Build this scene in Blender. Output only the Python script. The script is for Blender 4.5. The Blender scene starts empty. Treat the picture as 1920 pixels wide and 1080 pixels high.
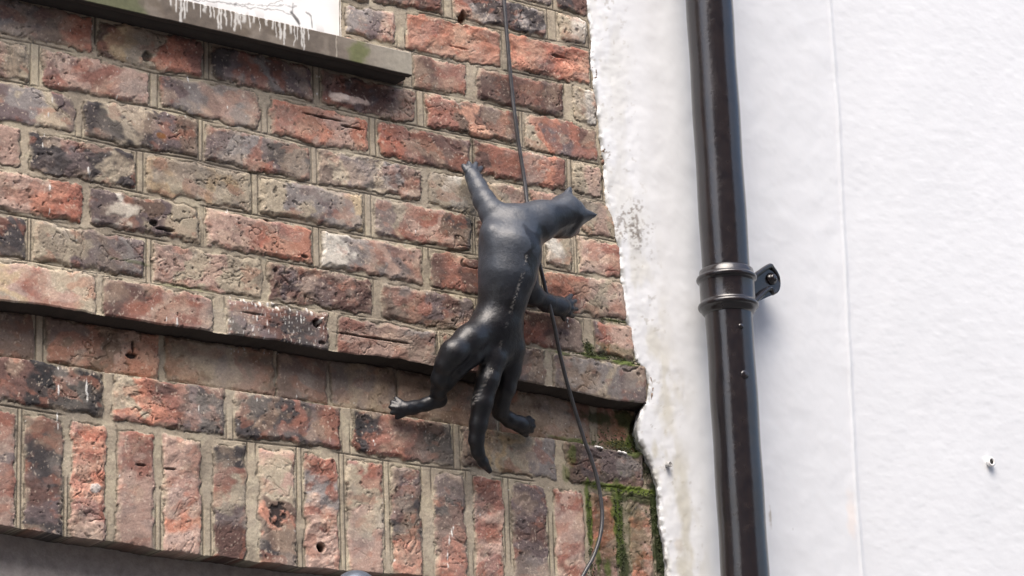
import bpy, math, random
import numpy as np
random.seed(7)
sc = bpy.context.scene
COL = sc.collection
ZS = 3.6                                   # height of the reference bed joint above the street

# ------------------------------------------------------------------ camera
F_PX = 5225.7
YAW, PITCH, ROLL = 0.64474, 0.29554, -0.039117
CAM = np.array([-2.90166, -3.85889, -1.96975 + ZS])
def cam_axes():
    cy, sy, cp, sp = math.cos(YAW), math.sin(YAW), math.cos(PITCH), math.sin(PITCH)
    fwd = np.array([sy*cp, cy*cp, sp]); right = np.array([cy, -sy, 0.0]); up = np.cross(right, fwd)
    c, s = math.cos(ROLL), math.sin(ROLL)
    return np.array([c*right + s*up, -s*right + c*up, fwd])
AX = cam_axes()
def at(x, y, yp=0.0):
    """point of the plane y = yp seen at photo position (x, y) of 1920x1080"""
    d = np.array([(x-960)/F_PX, -(y-540)/F_PX, 1.0]) @ AX
    t = (yp - CAM[1]) / d[1]
    return CAM + t*d
import mathutils
cd = bpy.data.cameras.new('camera'); cam = bpy.data.objects.new('camera', cd); COL.objects.link(cam)
cd.sensor_width = 36.0; cd.lens = F_PX/1920*36.0; cd.clip_start = 0.05; cd.clip_end = 500
m = mathutils.Matrix(((AX[0][0], AX[1][0], -AX[2][0], CAM[0]), (AX[0][1], AX[1][1], -AX[2][1], CAM[1]),
                      (AX[0][2], AX[1][2], -AX[2][2], CAM[2]), (0, 0, 0, 1)))
cam.matrix_world = m; sc.camera = cam

# ------------------------------------------------------------------ light
SUN_EL, SUN_AZ = math.radians(52), math.radians(-118)   # sun stands up, left and in front of the wall
w = bpy.data.worlds.new('World'); sc.world = w; w.use_nodes = True
nt = w.node_tree; nt.nodes.clear()
sky = nt.nodes.new('ShaderNodeTexSky'); sky.sky_type = 'NISHITA'; sky.sun_disc = False
sky.sun_elevation = SUN_EL; sky.sun_rotation = math.radians(208); sky.dust_density = 6.0; sky.air_density = 1.0; sky.ozone_density = 1.0
hs = nt.nodes.new('ShaderNodeHueSaturation'); hs.inputs['Saturation'].default_value = 1.0
bg = nt.nodes.new('ShaderNodeBackground'); bg.inputs['Strength'].default_value = 0.15
wo = nt.nodes.new('ShaderNodeOutputWorld')
nt.links.new(sky.outputs[0], hs.inputs['Color']); nt.links.new(hs.outputs[0], bg.inputs['Color']); nt.links.new(bg.outputs[0], wo.inputs['Surface'])
sd = bpy.data.lights.new('sun', 'SUN'); sd.energy = 1.3; sd.angle = math.radians(50); sd.color = (1.0, 0.97, 0.94)
sun = bpy.data.objects.new('sun', sd); COL.objects.link(sun)
sdir = mathutils.Vector((-0.55, -0.50, 1.20)).normalized()      # towards the sun
sun.rotation_euler = sdir.to_track_quat('Z', 'Y').to_euler()
SUN_EL = math.asin(sdir.z); sky.sun_elevation = SUN_EL; sky.sun_rotation = math.atan2(sdir.x, sdir.y)
sc.view_settings.view_transform = 'Standard'; sc.view_settings.look = 'None'
sc.view_settings.exposure = 1.30; sc.view_settings.gamma = 1.0

# ------------------------------------------------------------------ helpers
def lin(c):
    return tuple(((v/255)/12.92 if v/255 <= 0.04045 else ((v/255+0.055)/1.055)**2.4) for v in c)
def tag(o, label=None, cat=None, group=None, kind=None):
    if label: o['label'] = label
    if cat: o['category'] = cat
    if group: o['group'] = group
    if kind: o['kind'] = kind
    return o
def empty(name, loc):
    o = bpy.data.objects.new(name, None); COL.objects.link(o); o.location = loc; o.empty_display_size = 0.05
    return o
def mesh_obj(name, V, Fc, mat, parent=None, smooth=True, col=None):
    me = bpy.data.meshes.new(name)
    V = np.asarray(V, dtype=np.float32)
    if parent is not None: V = V - np.array(parent.location, dtype=np.float32)
    if isinstance(Fc, np.ndarray) and Fc.ndim == 2:
        n = len(Fc); k = Fc.shape[1]
        me.vertices.add(len(V)); me.vertices.foreach_set('co', V.ravel())
        me.loops.add(n*k); me.loops.foreach_set('vertex_index', Fc.astype(np.int32).ravel())
        me.polygons.add(n); me.polygons.foreach_set('loop_start', (np.arange(n)*k).astype(np.int32))
        me.update(calc_edges=True)
    else:
        me.from_pydata([tuple(map(float, v)) for v in V], [], [tuple(map(int, f)) for f in Fc]); me.update()
    if smooth: me.polygons.foreach_set('use_smooth', np.ones(len(me.polygons), dtype=bool))
    if col is not None:
        a = me.color_attributes.new('tint', 'FLOAT_COLOR', 'POINT')
        c4 = np.ones((len(V), 4), np.float32); c4[:, :3] = col; a.data.foreach_set('color', c4.ravel())
    me.materials.append(mat)
    o = bpy.data.objects.new(name, me); COL.objects.link(o)
    if parent is not None: o.parent = parent
    return o
class MB:
    def __init__(s): s.v = []; s.f = []
    def add(s, V, Fc):
        b = len(s.v); s.v += [tuple(map(float, q)) for q in V]; s.f += [tuple(b+i for i in f) for f in Fc]; return s
    def box(s, x0, x1, y0, y1, z0, z1, bev=0.0):
        if bev <= 0:
            V = [(x, y, z) for x in (x0, x1) for y in (y0, y1) for z in (z0, z1)]
            return s.add(V, [(0,1,3,2), (4,6,7,5), (0,4,5,1), (2,3,7,6), (0,2,6,4), (1,5,7,3)])
        b = bev; V = []; idx = {}
        for ix, (X, sx) in enumerate(((x0, 1), (x1, -1))):
            for iy, (Y, sy) in enumerate(((y0, 1), (y1, -1))):
                for iz, (Z, sz) in enumerate(((z0, 1), (z1, -1))):
                    idx[ix, iy, iz, 0] = len(V); V.append((X, Y+sy*b, Z+sz*b))
                    idx[ix, iy, iz, 1] = len(V); V.append((X+sx*b, Y, Z+sz*b))
                    idx[ix, iy, iz, 2] = len(V); V.append((X+sx*b, Y+sy*b, Z))
        Fc = []
        for i in (0, 1):
            Fc.append([idx[i,0,0,0], idx[i,0,1,0], idx[i,1,1,0], idx[i,1,0,0]])
            Fc.append([idx[0,i,0,1], idx[1,i,0,1], idx[1,i,1,1], idx[0,i,1,1]])
            Fc.append([idx[0,0,i,2], idx[0,1,i,2], idx[1,1,i,2], idx[1,0,i,2]])
            for j in (0, 1):
                Fc.append([idx[i,j,0,0], idx[i,j,1,0], idx[i,j,1,1], idx[i,j,0,1]])
                Fc.append([idx[i,0,j,0], idx[i,1,j,0], idx[i,1,j,2], idx[i,0,j,2]])
                Fc.append([idx[0,i,j,1], idx[1,i,j,1], idx[1,i,j,2], idx[0,i,j,2]])
                for k in (0, 1): Fc.append([idx[i,j,k,0], idx[i,j,k,1], idx[i,j,k,2]])
        return s.add(V, Fc)
    def lathe(s, c, axis, prof, n=32):
        """prof: list of (distance along axis, radius)"""
        a = np.array(axis, float); a /= np.linalg.norm(a)
        u = np.cross(a, [0, 0, 1.0]) if abs(a[2]) < .9 else np.cross(a, [0, 1.0, 0]); u /= np.linalg.norm(u); v = np.cross(a, u)
        V = []; Fc = []
        for (h, r) in prof:
            for i in range(n):
                t = 2*math.pi*i/n; V.append(np.array(c) + a*h + (u*math.cos(t) + v*math.sin(t))*r)
        for j in range(len(prof)-1):
            for i in range(n): Fc.append((j*n+i, j*n+(i+1) % n, (j+1)*n+(i+1) % n, (j+1)*n+i))
        Fc.append(tuple(range(n))[::-1]); Fc.append(tuple((len(prof)-1)*n+i for i in range(n)))
        return s.add(V, Fc)
    def tube(s, P, R, n=12, sub=6):
        P = [np.array(q, float) for q in P]
        if not hasattr(R, '__len__'): R = [R]*len(P)
        Q = []; RR = []
        for i in range(len(P)-1):
            p0 = P[max(i-1, 0)]; p1 = P[i]; p2 = P[i+1]; p3 = P[min(i+2, len(P)-1)]
            for k in range(sub):
                t = k/sub
                Q.append(0.5*((2*p1)+(-p0+p2)*t+(2*p0-5*p1+4*p2-p3)*t*t+(-p0+3*p1-3*p2+p3)*t**3)); RR.append(R[i]*(1-t)+R[i+1]*t)
        Q.append(P[-1]); RR.append(R[-1])
        V = []; Fc = []; u = None
        for i, q in enumerate(Q):
            d = Q[min(i+1, len(Q)-1)] - Q[max(i-1, 0)]; d /= np.linalg.norm(d)
            if u is None: u = np.cross(d, [0.3, 1, 0.1])
            u = u - d*np.dot(u, d); u /= np.linalg.norm(u); v = np.cross(d, u)
            for j in range(n):
                t = 2*math.pi*j/n; V.append(q + (u*math.cos(t)+v*math.sin(t))*RR[i])
        for i in range(len(Q)-1):
            for j in range(n): Fc.append((i*n+j, i*n+(j+1) % n, (i+1)*n+(j+1) % n, (i+1)*n+j))
        Fc.append(tuple(range(n))[::-1]); Fc.append(tuple((len(Q)-1)*n+j for j in range(n)))
        return s.add(V, Fc)
    def build(s, name, mat, parent=None, smooth=True):
        o = mesh_obj(name, s.v, s.f, mat, parent, smooth)
        if smooth:
            for e in o.data.edges: pass
        return o

# numpy noise
class Noise:
    def __init__(s, seed): s.T = np.random.RandomState(seed).rand(256, 256).astype(np.float32)
    def __call__(s, x, y):
        fx = np.floor(x); fy = np.floor(y); ix = fx.astype(np.int32); iy = fy.astype(np.int32)
        tx = (x-fx).astype(np.float32); ty = (y-fy).astype(np.float32)
        tx = tx*tx*tx*(tx*(tx*6-15)+10); ty = ty*ty*ty*(ty*(ty*6-15)+10)
        i0 = ix & 255; i1 = (ix+1) & 255; j0 = iy & 255; j1 = (iy+1) & 255
        T = s.T
        return (T[i0, j0]*(1-tx)+T[i1, j0]*tx)*(1-ty) + (T[i0, j1]*(1-tx)+T[i1, j1]*tx)*ty
def fbm(x, y, seed, octv=4, gain=0.5):
    r = 0; a = 1; t = 0
    for o in range(octv):
        th = 0.6*o + seed
        c, s_ = math.cos(th)*2**o, math.sin(th)*2**o
        r = r + a*Noise(seed*31+o)(x*c - y*s_ + 17.3*o, x*s_ + y*c + 9.1*o); t += a; a *= gain
    return r/t
def sst(a, b, x):
    t = np.clip((x-a)/(b-a), 0, 1); return t*t*(3-2*t)

# ------------------------------------------------------------------ materials
def newmat(name):
    mt = bpy.data.materials.new(name); mt.use_nodes = True
    return mt, mt.node_tree, mt.node_tree.nodes['Principled BSDF']
def nnoise(t, scale, detail=4, rough=0.55, dist=0.0, vec=None):
    n = t.nodes.new('ShaderNodeTexNoise'); n.inputs['Scale'].default_value = scale; n.inputs['Detail'].default_value = detail
    n.inputs['Roughness'].default_value = rough; n.inputs['Distortion'].default_value = dist
    if vec is None:
        tc = t.nodes.new('ShaderNodeTexCoord'); vec = tc.outputs['Object']
    t.links.new(vec, n.inputs['Vector']); return n
def ramp(t, src, stops):
    r = t.nodes.new('ShaderNodeValToRGB'); e = r.color_ramp.elements
    while len(e) < len(stops): e.new(0.5)
    for i, (p, c) in enumerate(stops):
        e[i].position = p; e[i].color = (c, c, c, 1) if not hasattr(c, '__len__') else (*c, 1)
    t.links.new(src, r.inputs[0]); return r
def mul(t, a, b, f=1.0, mode='MULTIPLY'):
    n = t.nodes.new('ShaderNodeMix'); n.data_type = 'RGBA'; n.blend_type = mode; n.inputs[0].default_value = f
    t.links.new(a, n.inputs[6]); t.links.new(b, n.inputs[7]); return n.outputs[2]
def bump(t, src, strength, dist, nrm=None):
    b = t.nodes.new('ShaderNodeBump'); b.inputs['Strength'].default_value = strength; b.inputs['Distance'].default_value = dist
    t.links.new(src, b.inputs['Height'])
    if nrm is not None: t.links.new(nrm, b.inputs['Normal'])
    return b.outputs['Normal']
def simple(name, rgb, rough=0.7, metal=0.0, var=0.25, scale=40, bs=0.3, bd=0.002, coat=0.0):
    mt, t, b = newmat(name)
    n = nnoise(t, scale, 6, 0.6); lo = tuple(v*(1-var) for v in rgb); hi = tuple(min(1, v*(1+var)) for v in rgb)
    r = ramp(t, n.outputs[0], [(0.3, lo), (0.7, hi)]); t.links.new(r.outputs[0], b.inputs['Base Color'])
    b.inputs['Roughness'].default_value = rough; b.inputs['Metallic'].default_value = metal
    b.inputs['Coat Weight'].default_value = coat
    n2 = nnoise(t, scale*4, 5, 0.6); t.links.new(bump(t, n2.outputs[0], bs, bd), b.inputs['Normal'])
    return mt
# brick: colours of the individual bricks come from the mesh, grain and pits from nodes
M_brick, t, b = newmat('weathered_brick')
a = t.nodes.new('ShaderNodeVertexColor'); a.layer_name = 'tint'
n1 = nnoise(t, 260, 5, 0.65); n2 = nnoise(t, 700, 3, 0.7)
c = mul(t, a.outputs[0], ramp(t, n1.outputs[0], [(0.25, 0.82), (0.75, 1.16)]).outputs[0])
c = mul(t, c, ramp(t, n2.outputs[0], [(0.2, 0.82), (0.8, 1.15)]).outputs[0])
t.links.new(c, b.inputs['Base Color']); b.inputs['Roughness'].default_value = 0.88; b.inputs['Specular IOR Level'].default_value = 0.3
t.links.new(bump(t, n1.outputs[0], 0.40, 0.0018, bump(t, n2.outputs[0], 0.25, 0.0008)), b.inputs['Normal'])
# plaster
M_plaster, t, b = newmat('white_masonry_paint')
a = t.nodes.new('ShaderNodeVertexColor'); a.layer_name = 'tint'
n1 = nnoise(t, 90, 6, 0.6); n2 = nnoise(t, 14, 5, 0.6, 0.5)
c = mul(t, a.outputs[0], ramp(t, n1.outputs[0], [(0.2, 0.98), (0.8, 1.0)]).outputs[0])
c = mul(t, c, ramp(t, n2.outputs[0], [(0.25, 0.97), (0.7, 1.0)]).outputs[0])
t.links.new(c, b.inputs['Base Color']); b.inputs['Roughness'].default_value = 0.75
t.links.new(bump(t, n1.outputs[0], 0.08, 0.0010), b.inputs['Normal'])
M_pipe, t, b = newmat('black_gloss_paint')
n1 = nnoise(t, 60, 5, 0.65); n2 = nnoise(t, 210, 4, 0.65)
t.links.new(ramp(t, n1.outputs[0], [(0.3, (0.010, 0.010, 0.013)), (0.7, (0.020, 0.017, 0.018))]).outputs[0], b.inputs['Base Color'])
t.links.new(ramp(t, n1.outputs[0], [(0.3, 0.09), (0.75, 0.20)]).outputs[0], b.inputs['Roughness'])
b.inputs['Specular IOR Level'].default_value = 0.6
t.links.new(bump(t, n2.outputs[0], 0.30, 0.0010, bump(t, n1.outputs[0], 0.25, 0.0012)), b.inputs['Normal'])
M_cable = simple('black_cable_sheath', (0.045, 0.045, 0.048), 0.35, 0, 0.3, 90, 0.2, 0.0005)
M_cat, t, b = newmat('worn_black_paint')
a = t.nodes.new('ShaderNodeVertexColor'); a.layer_name = 'tint'
n1 = nnoise(t, 35, 5, 0.6); n2 = nnoise(t, 400, 3, 0.6)
t.links.new(mul(t, a.outputs[0], ramp(t, n1.outputs[0], [(0.3, 0.8), (0.7, 1.2)]).outputs[0]), b.inputs['Base Color'])
sep = t.nodes.new('ShaderNodeSeparateColor'); t.links.new(a.outputs[0], sep.inputs[0])
t.links.new(ramp(t, sep.outputs[2], [(0.015, 0.38), (0.06, 0.46)]).outputs[0], b.inputs['Roughness'])
b.inputs['Specular IOR Level'].default_value = 0.45
t.links.new(bump(t, n2.outputs[0], 0.25, 0.0010, bump(t, n1.outputs[0], 0.5, 0.005)), b.inputs['Normal'])
M_sill, t, b = newmat('weathered_sandstone_sill')
a = t.nodes.new('ShaderNodeVertexColor'); a.layer_name = 'tint'
n1 = nnoise(t, 120, 5, 0.65)
t.links.new(mul(t, a.outputs[0], ramp(t, n1.outputs[0], [(0.25, 0.8), (0.75, 1.15)]).outputs[0]), b.inputs['Base Color'])
b.inputs['Roughness'].default_value = 0.85; t.links.new(bump(t, n1.outputs[0], 0.3, 0.001), b.inputs['Normal'])
M_metal = simple('grey_galvanised_metal', lin((84, 92, 104)), 0.5, 0.5, 0.3, 60)
M_white = simple('white_plastic', (0.75, 0.75, 0.74), 0.5, 0, 0.06, 60)
M_grey = simple('grey_paint', (.35, .35, .34), .6, 0, .1, 60)
M_dark = simple('dark_hole', (0.02, 0.018, 0.016), 0.9)

# ------------------------------------------------------------------ brick wall: one relief sheet
P0, P1, P2 = 0.0, 0.036, 0.020          # faces: upper wall, set-back course, lower courses
JPX = {
0:([(650,4),(800,24),(940,55),(975,63),(1100,90)], P0),
1:([(770,95),(800,103),(875,120),(950,132),(1100,163)], P0),
2:([(760,163),(800,171),(910,191),(962,205),(1060,223),(1120,240)], P0),
3:([(0,70),(92,86),(192,110),(292,137),(400,151),(500,175),(592,195),(695,220),(800,241),(970,275),(1012,285),(1060,296),(1122,308)], P0),
4:([(0,149),(62,160),(112,172),(175,184),(275,199),(350,215),(400,230),(450,241),(500,252),(585,274),(695,291),(762,307),(800,316),(850,324),(912,334),(962,344),(1025,357),(1082,366),(1132,377)], P0),
5:([(0,229),(75,244),(140,256),(250,281),(362,298),(400,308),(475,324),(587,345),(695,364),(800,384),(882,402),(1080,438),(1155,453)], P0),
6:([(0,314),(75,328),(160,343),(250,359),(400,389),(492,406),(595,426),(690,444),(800,464),(882,477),(1017,501),(1087,513),(1162,526)], P0),
7:([(0,397),(50,406),(160,425),(250,441),(325,455),(400,468),(500,485),(595,500),(698,521),(800,540),(1072,591),(1177,606)], P0),
8:([(0,485),(57,491),(150,507),(283,530),(400,551),(512,568),(612,583),(692,597),(800,616),(1022,656),(1105,668),(1192,680)], P0),
9:([(0,566),(100,577),(200,594),(300,611),(400,625),(525,642),(625,660),(750,675),(800,685),(972,716),(1030,725),(1075,735),(1155,752),(1207,757)], P0-0.004),
10:([(0,667),(100,680),(200,698),(300,711),(400,725),(500,740),(625,760),(737,776),(992,817),(1092,831),(1180,847)], P2),
11:([(0,759),(100,775),(200,792),(400,821),(575,840),(725,864),(800,874),(880,882),(942,893),(1025,904),(1105,915),(1230,932)], P2),
12:([(0,985),(42,993),(117,1005),(200,1016),(280,1030),(400,1044),(475,1053),(555,1062),(607,1067)], P2),
}
BR = {   # bricks of each course: photo x of both ends, colour letters from left to right
-1: (P0, [(1041,1098,'km')]),
0: (P0, [(700,828,'mnm'), (853,1022,'rgkukg'), (1047,1098,'bw')]),
1: (P0, [(650,740,'gup'), (765,938,'oxfoo'), (957,1104,'oxrxo')]),
2: (P0, [(620,752,'mrm'), (778,873,'mrr'), (895,1055,'mrm'), (1078,1116,'bw')]),
3: (P0, [(-20,172,'guno'), (185,378,'nybor'), (398,583,'kurgmu'), (605,778,'rumpu'), (800,970,'rnfmum'), (985,1119,'bourm')]),
4: (P0, [(-140,52,'bypb'), (80,277,'rprrp'), (302,486,'uggpm'), (508,689,'xoopo'), (710,882,'xrmmm'), (893,1060,'mrrpor'), (1077,1126,'bp')]),
5: (P0, [(-50,137,'gugbu'), (160,368,'kzbkun'), (386,580,'uggrukk'), (600,789,'nbukbgm'), (805,887,'bwb'), (897,985,'ybp'), (997,1076,'rm'), (1086,1150,'bpb')]),
6: (P0, [(-150,36,'rp'), (57,252,'kkukbk'), (275,468,'ybbybb'), (490,680,'bbgugy'), (702,883,'ubrpnk'), (897,1012,'nm'), (1025,1073,'wb'), (1087,1163,'pr')]),
7: (P0, [(-50,152,'pppox'), (170,373,'uwnubb'), (388,583,'pprxo'), (605,790,'wgpup'), (810,900,'mrm'), (915,1008,'mn'), (1022,1172,'orpbp')]),
8: (P0, [(-140,47,'nk'), (65,270,'bbunugu'), (290,488,'pbbpbb'), (505,697,'mummmm'), (717,890,'nrumum'), (904,1092,'mnrmu'), (1115,1187,'urpp')]),
9: (P0, [(-30,175,'byprpbb'), (195,397,'mrprp'), (425,612,'kumkkuk'), (632,815,'rppppg'), (830,1018,'mrmun'), (1034,1208,'ungbgu')]),
10: (P1, [(-130,62,'ugu'), (88,297,'urnpoo'), (312,513,'nbgbrn'), (521,612,'ugu'), (622,740,'gbgbg'), (750,925,'mnmn'), (940,1105,'obngr'), (1120,1192,'rxy')]),
11: (P2, [(-10,191,'mzzzz'), (215,420,'bormuk'), (443,637,'knkrkum'), (662,847,'zkrrmk'), (868,1040,'nybybbg'), (1062,1205,'nuuug')]),
}
SOL = [(-50,26,'rpurp'), (46,115,'mkmuk'), (134,197,'xxorp'), (221,287,'rppp'), (308,376,'pppop'), (402,460,'krbum'), (487,553,'pbnonk'), (573,634,'rgprpp'), (653,717,'rbbppp'),
       (737,788,'umkkxo'), (816,872,'uukmmrx'), (891,942,'rprpr'), (961,1024,'uumun'), (1042,1094,'rppprp'), (1107,1152,'rxpnp'), (1180,1218,'nopop')]
PAL = dict(o=(206,124,88), x=(196,104,70), f=(222,150,112), r=(162,98,78), p=(190,148,128), m=(114,76,66), z=(44,41,44), u=(116,94,94), k=(70,62,64), b=(184,164,134), w=(222,210,194), g=(144,132,128), y=(206,172,120), n=(118,90,74))
PK = list(PAL); PA = np.array([lin(PAL[k]) for k in PK], np.float32); PA = PA*0.70 + PA.mean(1, keepdims=True)*0.30; PA = PA*np.array((.77, .80, .80), np.float32)+0.008

def axis(segs):
    out = []
    for a0, b0, h in segs: out.append(np.arange(a0, b0-1e-9, h))
    return np.concatenate(out + [[segs[-1][1]]])
gx = axis([(-6.0, -2.4, 0.06), (-2.4, -1.10, 0.006), (-1.10, 0.372, 0.00135), (0.372, 0.42, 0.006)])
gz = axis([(-1.30, -1.17, 0.01), (-1.17, 0.165, 0.00135), (0.165, 1.3, 0.006), (1.3, 3.8, 0.06)]) + ZS
X, Z = np.meshgrid(gx.astype(np.float32), gz.astype(np.float32), indexing='ij')
def jcurve(k):
    pts, yp = JPX[k]; q = np.array([at(a_, b_, yp) for a_, b_ in pts]); nom = q[:, 2].mean()
    xs = np.concatenate([[q[0, 0]-0.3], q[:, 0], [q[-1, 0]+0.3]]); zs = np.concatenate([[nom], q[:, 2], [nom]])
    return np.interp(gx, xs, zs)
Jz = {k: jcurve(k) for k in JPX}
for k_ in (9, 12):                                            # grid rows follow the two free brick edges
    cv = Jz[k_] + (fbm(gx*22, gx*0, 33+k_, 4)-.5)*0.005 + (fbm(gx*140, gx*0, 34+k_, 2)-.5)*0.0016
    Jz[k_] = cv; r_i = int(np.argmin(np.abs(gz-cv.mean()))); zm = .5*(gz[r_i]+gz[r_i-1])
    Z = Z + ((cv-zm)[:, None]*np.exp(-((gz-zm)/0.045)**2)[None, :]).astype(np.float32)
NUP = 60
for k in range(-1, -NUP, -1): Jz[k] = np.full(len(gx), ZS - 0.075*k - 0.004)
keys = list(range(-NUP+1, 13))
JJ = np.stack([Jz[k] for k in keys], 0)                     # descending heights
course = np.zeros(X.shape, np.int32)
for i, k in enumerate(keys): course += (Z < JJ[i][:, None])
course = course - 1 + keys[0] + 1                            # course k lies under joint k-1
course = np.clip(course, keys[0], 13)
rng = np.random.RandomState(5)
bpx = [(1098,-40),(1100,0),(1106,40),(1110,90),(1113,140),(1118,190),(1122,230),(1127,270),(1131,300),(1134,340),(1137,375),(1145,405),(1156,440),(1163,480),(1166,510),(1170,550),(1177,600),(1184,640),(1194,678),(1206,690),(1213,705),(1217,725),(1213,750),(1204,768),(1196,785),(1195,805),(1203,830),(1215,852),(1224,875),(1231,900),(1236,925),(1238,960),(1243,1000),(1249,1040),(1252,1080),(1254,1120)]
bq = np.array([at(x, y, -0.004) for x, y in bpx])
o_ = np.argsort(bq[:, 2]); bXw = np.interp(gz, bq[o_, 2], bq[o_, 0])
# bricks
allb = []            # (x0, x1, codes)
bidx = np.full(X.shape, -1, np.int32); bx0 = np.zeros(X.shape, np.float32); bx1 = np.zeros(X.shape, np.float32)
ztop = np.zeros(X.shape, np.float32); zbot = np.zeros(X.shape, np.float32)
for k in range(keys[1], 13):
    cols_ = course == k
    if not cols_.any(): continue
    lst = []
    if k in BR or k == 12:
        yp, L = BR[k] if k in BR else (P2, SOL)
        if k == 12: ym = lambda x: 965
        else:
            def ym(x, k=k):
                f = lambda kk: np.interp(x, [q[0] for q in JPX[kk][0]], [q[1] for q in JPX[kk][0]]) if kk in JPX else -30
                return 0.5*(f(k-1)+f(k))
        for x0, x1, cds in L:
            lst.append((at(x0, ym(x0), yp)[0], at(x1, ym(x1), yp)[0], cds))
    else:
        lst = []
    pitch, gap = (0.225, 0.012) if k != 12 else (0.086, 0.018)
    xr = lst[0][0] if lst else 0.20 - (0.11 if k % 2 else 0.0)
    x = xr - gap
    if k < 0 and not lst: lst.append((x+gap, 0.42, 'pn'))
    while x > -6.0:
        wd = pitch-gap if rng.rand() > .2 or k == 12 else 0.10
        lst.insert(0, (x-wd, x, ''.join(rng.choice(list('orpmukbgnrm'), 4)))); x -= wd+gap
    x = lst[-1][1]+gap
    if x < 0.42: lst.append((x, x+0.21, 'nu'))
    base = len(allb); allb += lst
    bnd = np.array([(lst[i][1]+lst[i+1][0])/2 for i in range(len(lst)-1)])
    bi = np.searchsorted(bnd, gx)
    bi2 = np.broadcast_to(bi[:, None], X.shape)
    bidx[cols_] = bi2[cols_] + base
    x0a = np.array([q[0] for q in lst])[bi]; x1a = np.array([q[1] for q in lst])[bi]
    bx0[cols_] = np.broadcast_to(x0a[:, None], X.shape)[cols_]; bx1[cols_] = np.broadcast_to(x1a[:, None], X.shape)[cols_]
    it, ib = {9: (0.007, -0.004), 10: (0.004, 0.003), 11: (0.002, 0.008), 12: (0.010, -0.004)}.get(k, (0.0065, 0.0065))
    zt = Jz[k-1]-it; zb = Jz[k]+ib
    ztop[cols_] = np.broadcast_to(zt[:, None], X.shape)[cols_]; zbot[cols_] = np.broadcast_to(zb[:, None], X.shape)[cols_]
below = course >= 13
bidx[bidx < 0] = 0
nb = len(allb)
off = rng.rand(nb, 2).astype(np.float32)*90; ang = (rng.rand(nb).astype(np.float32)-.5)*1.1
ox = off[bidx, 0]; oy = off[bidx, 1]
ca = np.cos(ang)[bidx]; sa = np.sin(ang)[bidx]
lx = X*ca - Z*sa + ox; lz = X*sa + Z*ca + oy                 # every brick has its own clay
sold = course == 12
# edge distance with chipped wobble
wob = (fbm(lx*70, lz*70, 3, 3)-.5)*0.008 + (fbm(X*38, Z*38, 5, 3)-.5)*0.009 + (fbm(X*240, Z*240, 4, 2)-.5)*0.0045*sst(.4, .65, fbm(X*15, Z*15, 6, 2))
dx = np.minimum(X-bx0, bx1-X); dz = np.minimum(ztop-Z, Z-zbot)
h_ = np.clip(.5+.5*(dz-dx)/0.006, 0, 1); d = dz*(1-h_)+dx*h_-0.006*h_*(1-h_)
d = d + wob + 0.0008
mask = sst(-0.0012, 0.0014, d)
# relief of the brick faces
u1 = fbm(lx*26, lz*34, 11, 4); u2 = fbm(lx*90, lz*120, 12, 3)
warp = (fbm(lx*22, lz*22, 13, 3)-.5)
rg = Noise(77)(lx*30+warp*4.0, lz*62+warp*5.5); rg2 = Noise(78)(lx*70+warp*6, lz*95+warp*5)
cr = np.clip(1-np.abs(rg-.5)/0.034, 0, 1); cr2 = np.clip(1-np.abs(rg2-.5)/0.05, 0, 1)
gate = sst(.54, .64, fbm(lx*16, lz*16, 21, 2)); gate2 = sst(.54, .64, fbm(lx*24+9, lz*24, 22, 2))
rough_b = (0.12+1.15*rng.rand(nb).astype(np.float32)**1.4)[bidx]; grain = sst(.35, .65, fbm(lx*12, lz*12, 25, 3)); rough_b = np.where(course == 10, 0.3, rough_b)
crack = np.clip(cr*gate + 0.35*cr2*gate2, 0, 1)*np.clip(rough_b, .25, 1.0)
rg3 = Noise(79)(lx*8+warp*2.2, lz*34+warp*6); cr3 = np.clip(1-np.abs(rg3-.5)/0.022, 0, 1)*sst(.48, .60, fbm(lx*10+30, lz*14, 23, 2)); cr3 = np.where(sold, cr3*.5, cr3)
terr = np.floor(fbm(lx*20, lz*40, 31, 2)*9)/9
tilt = ((rng.rand(nb)-.5)*0.02).astype(np.float32)[bidx]
crack = np.maximum(crack, cr3*.95)
rel = rough_b*((u1-.5)*0.0062 + (terr-.5)*0.0042 + (u2-.5)*0.0014) + 0.0010 - crack*0.0026 + ((rng.rand(nb)-.4)*0.0025).astype(np.float32)[bidx] + tilt*(Z-.5*(ztop+zbot))
rel = np.maximum(rel, -0.0030)
dome = sst(0, 0.007, d)
Hb = 0.0006 + rel*dome*1.0 + 0.0008*dome
# mortar
pl = np.full(X.shape, 9.0, np.float32)
for k in range(-6, 12):
    zc = Jz[k][:, None] + (fbm(gx*6, gx*0+k*3.1, 41, 2)[:, None]-.5)*0.004
    if k in (9,): continue
    pl = np.minimum(pl, np.abs(Z-zc))
mid = np.minimum(np.abs(X-(bx0-0.0055)), np.abs(X-(bx1+0.0055)))
pl = np.minimum(pl, np.where(course <= 12, mid, 9))
plg = sst(.38, .5, fbm(X*9, Z*9, 43, 2))
line = np.clip(1-pl/0.0021, 0, 1)*plg*(1-mask)
Hm = -0.0014 + (fbm(X*40, Z*40, 44, 3)-.5)*0.0022 + (fbm(X*300, Z*300, 45, 2)-.5)*0.0006 - line*0.0022
Hm = Hm - 0.0016*np.clip(1-np.abs(d+0.001)/0.0022, 0, 1)*(fbm(X*50, Z*50, 46, 2) > .45)
H = Hm*(1-mask) + Hb*mask                                     # height out of the wall face
face = np.where(course <= 8, P0, np.where(course == 9, P0-0.004, np.where(course == 10, P1, P2))).astype(np.float32)
face = np.where(below, 0.075, face)

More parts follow.
